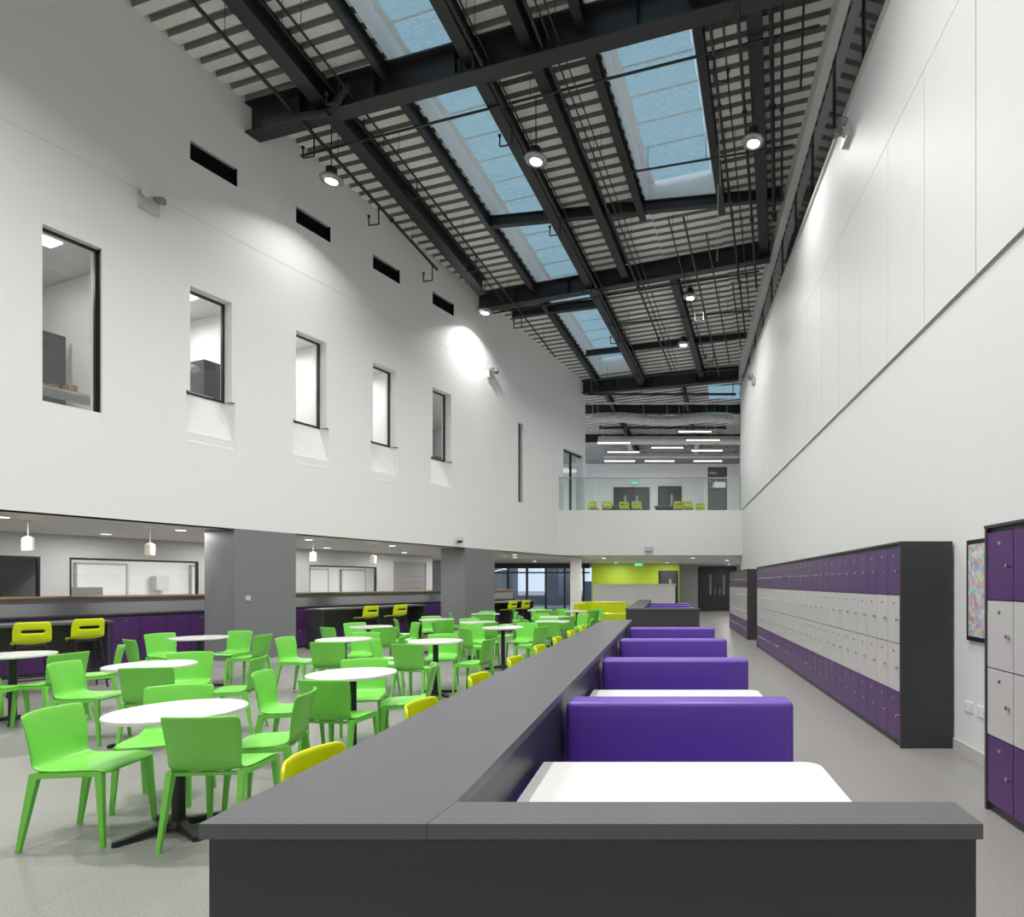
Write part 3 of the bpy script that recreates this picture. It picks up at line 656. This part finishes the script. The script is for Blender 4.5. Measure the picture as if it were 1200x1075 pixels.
b.obj('flexible_ventilation_duct',[DUCT])
b=MB()
b.cyl((-3.2,27.8,8.2),(4.5,27.8,8.2),.2,n=16)
for k in range(8): b.cyl((-3+k,27.8,8.2),(-2.96+k,27.8,8.2),.22,n=16)
b.obj('ventilation_duct',[DUCT])
b=MB()
b.cyl((-3.2,30.3,8.05),(4.5,30.3,8.05),.16,n=16)
for X in(-1.8,1.4): b.cyl((X,28.0,8.15),(X,30.3,8.05),.13,n=14)
b.obj('ventilation_duct',[DUCT])
b=MB()
for yy in(29.5,29.8): b.box(-3.4,4.4,yy,yy+.03,7.9,7.96)
for k in range(26): b.box(-3.3+k*.3,-3.27+k*.3,29.5,29.83,7.9,7.92)
b.obj('cable_tray',[DUCT])
for (y,z,r) in((22.6,8.7,.05),(22.9,8.45,.035),(26.3,8.4,.06),(28.5,8.3,.05),(25.0,8.5,.04)):
    b=MB(); b.cyl((-3.0,y,z),(2.6,y,z),r,n=8)
    for x in(-2.9,-1,.5,2.5): b.cyl((x,y,z),(x,y,RZ(y)),.01,n=5)
    b.obj('service_pipe',[DUCT if y in(22.9,25.0) else STEEL])
for y in(25.3,28.8):
    b=MB(); b.ibeam((-8,y,RZ(y)),(4.6,y,RZ(y)),.35,.2); b.obj('steel_cross_beam',[STEEL])
for X in(-2.5,.6,3.0):
    b=MB(); b.ibeam((X,23,RZ(23)-.02),(X+1,31,RZ(31)-.02),.28,.14); b.obj('steel_roof_beam',[STEEL])
b=MB(); b.quad((1.6,23.3,RZ(23.3)-.03),(3.2,23.3,RZ(23.3)-.03),(3.3,24.5,RZ(24.5)-.03),(1.7,24.5,RZ(24.5)-.03)); b.obj('window_skylight_3',[BLIND])
for (x0,x1,y) in((-3.0,-1.2,27.2),(-.6,.5,27.4)):
    b=MB(); b.box(x0,x1,y,y+.6,H2+.9,H2+.95,0); b.box(x0+.05,x0+.1,y+.05,y+.55,H2,H2+.9,1); b.box(x1-.1,x1-.05,y+.05,y+.55,H2,H2+.9,1); b.box(x0+.1,x1-.1,y+.5,y+.53,H2+.3,H2+.9,1)
    b.obj('high_bar_table',[DARK,DARKP])
for (x,y) in((-3.3,26.6),(-2.7,26.6),(.5,26.6),(.95,26.6),(-1.9,26.7),(-1.35,26.6),(1.5,27.2)):
    place(ST,'bar_stool',(x,y,H2),random.uniform(-.3,.3),1.08)
b=MB(); b.quad((2.1,31.1,H2),(3.1,31.1,H2),(3.1,31.1,7.6),(2.1,31.1,7.6),0); b.box(2.1,3.1,31.05,31.12,6.4,6.5,1); b.box(2.1,2.16,31.05,31.12,H2,7.6,1); b.box(3.04,3.1,31.05,31.12,H2,7.6,1); b.obj('window_%d'%n,[DGLASS,BLACK])

# ---------------------------------------------------------------- world, camera
w=bpy.data.worlds.new('world'); scene.world=w; w.use_nodes=True
bg=w.node_tree.nodes['Background']; bg.inputs[0].default_value=(0.62,0.75,0.9,1); bg.inputs[1].default_value=1.2
cam=bpy.data.cameras.new('camera'); co=bpy.data.objects.new('camera',cam); coll.objects.link(co)
co.location=(0,0,1.54); co.rotation_euler=(math.pi/2,0,0)
cam.sensor_width=36; cam.sensor_fit='HORIZONTAL'; cam.lens=21.0
cam.shift_x=-182/1200; cam.shift_y=146.5/1200; cam.clip_start=.05
scene.camera=co
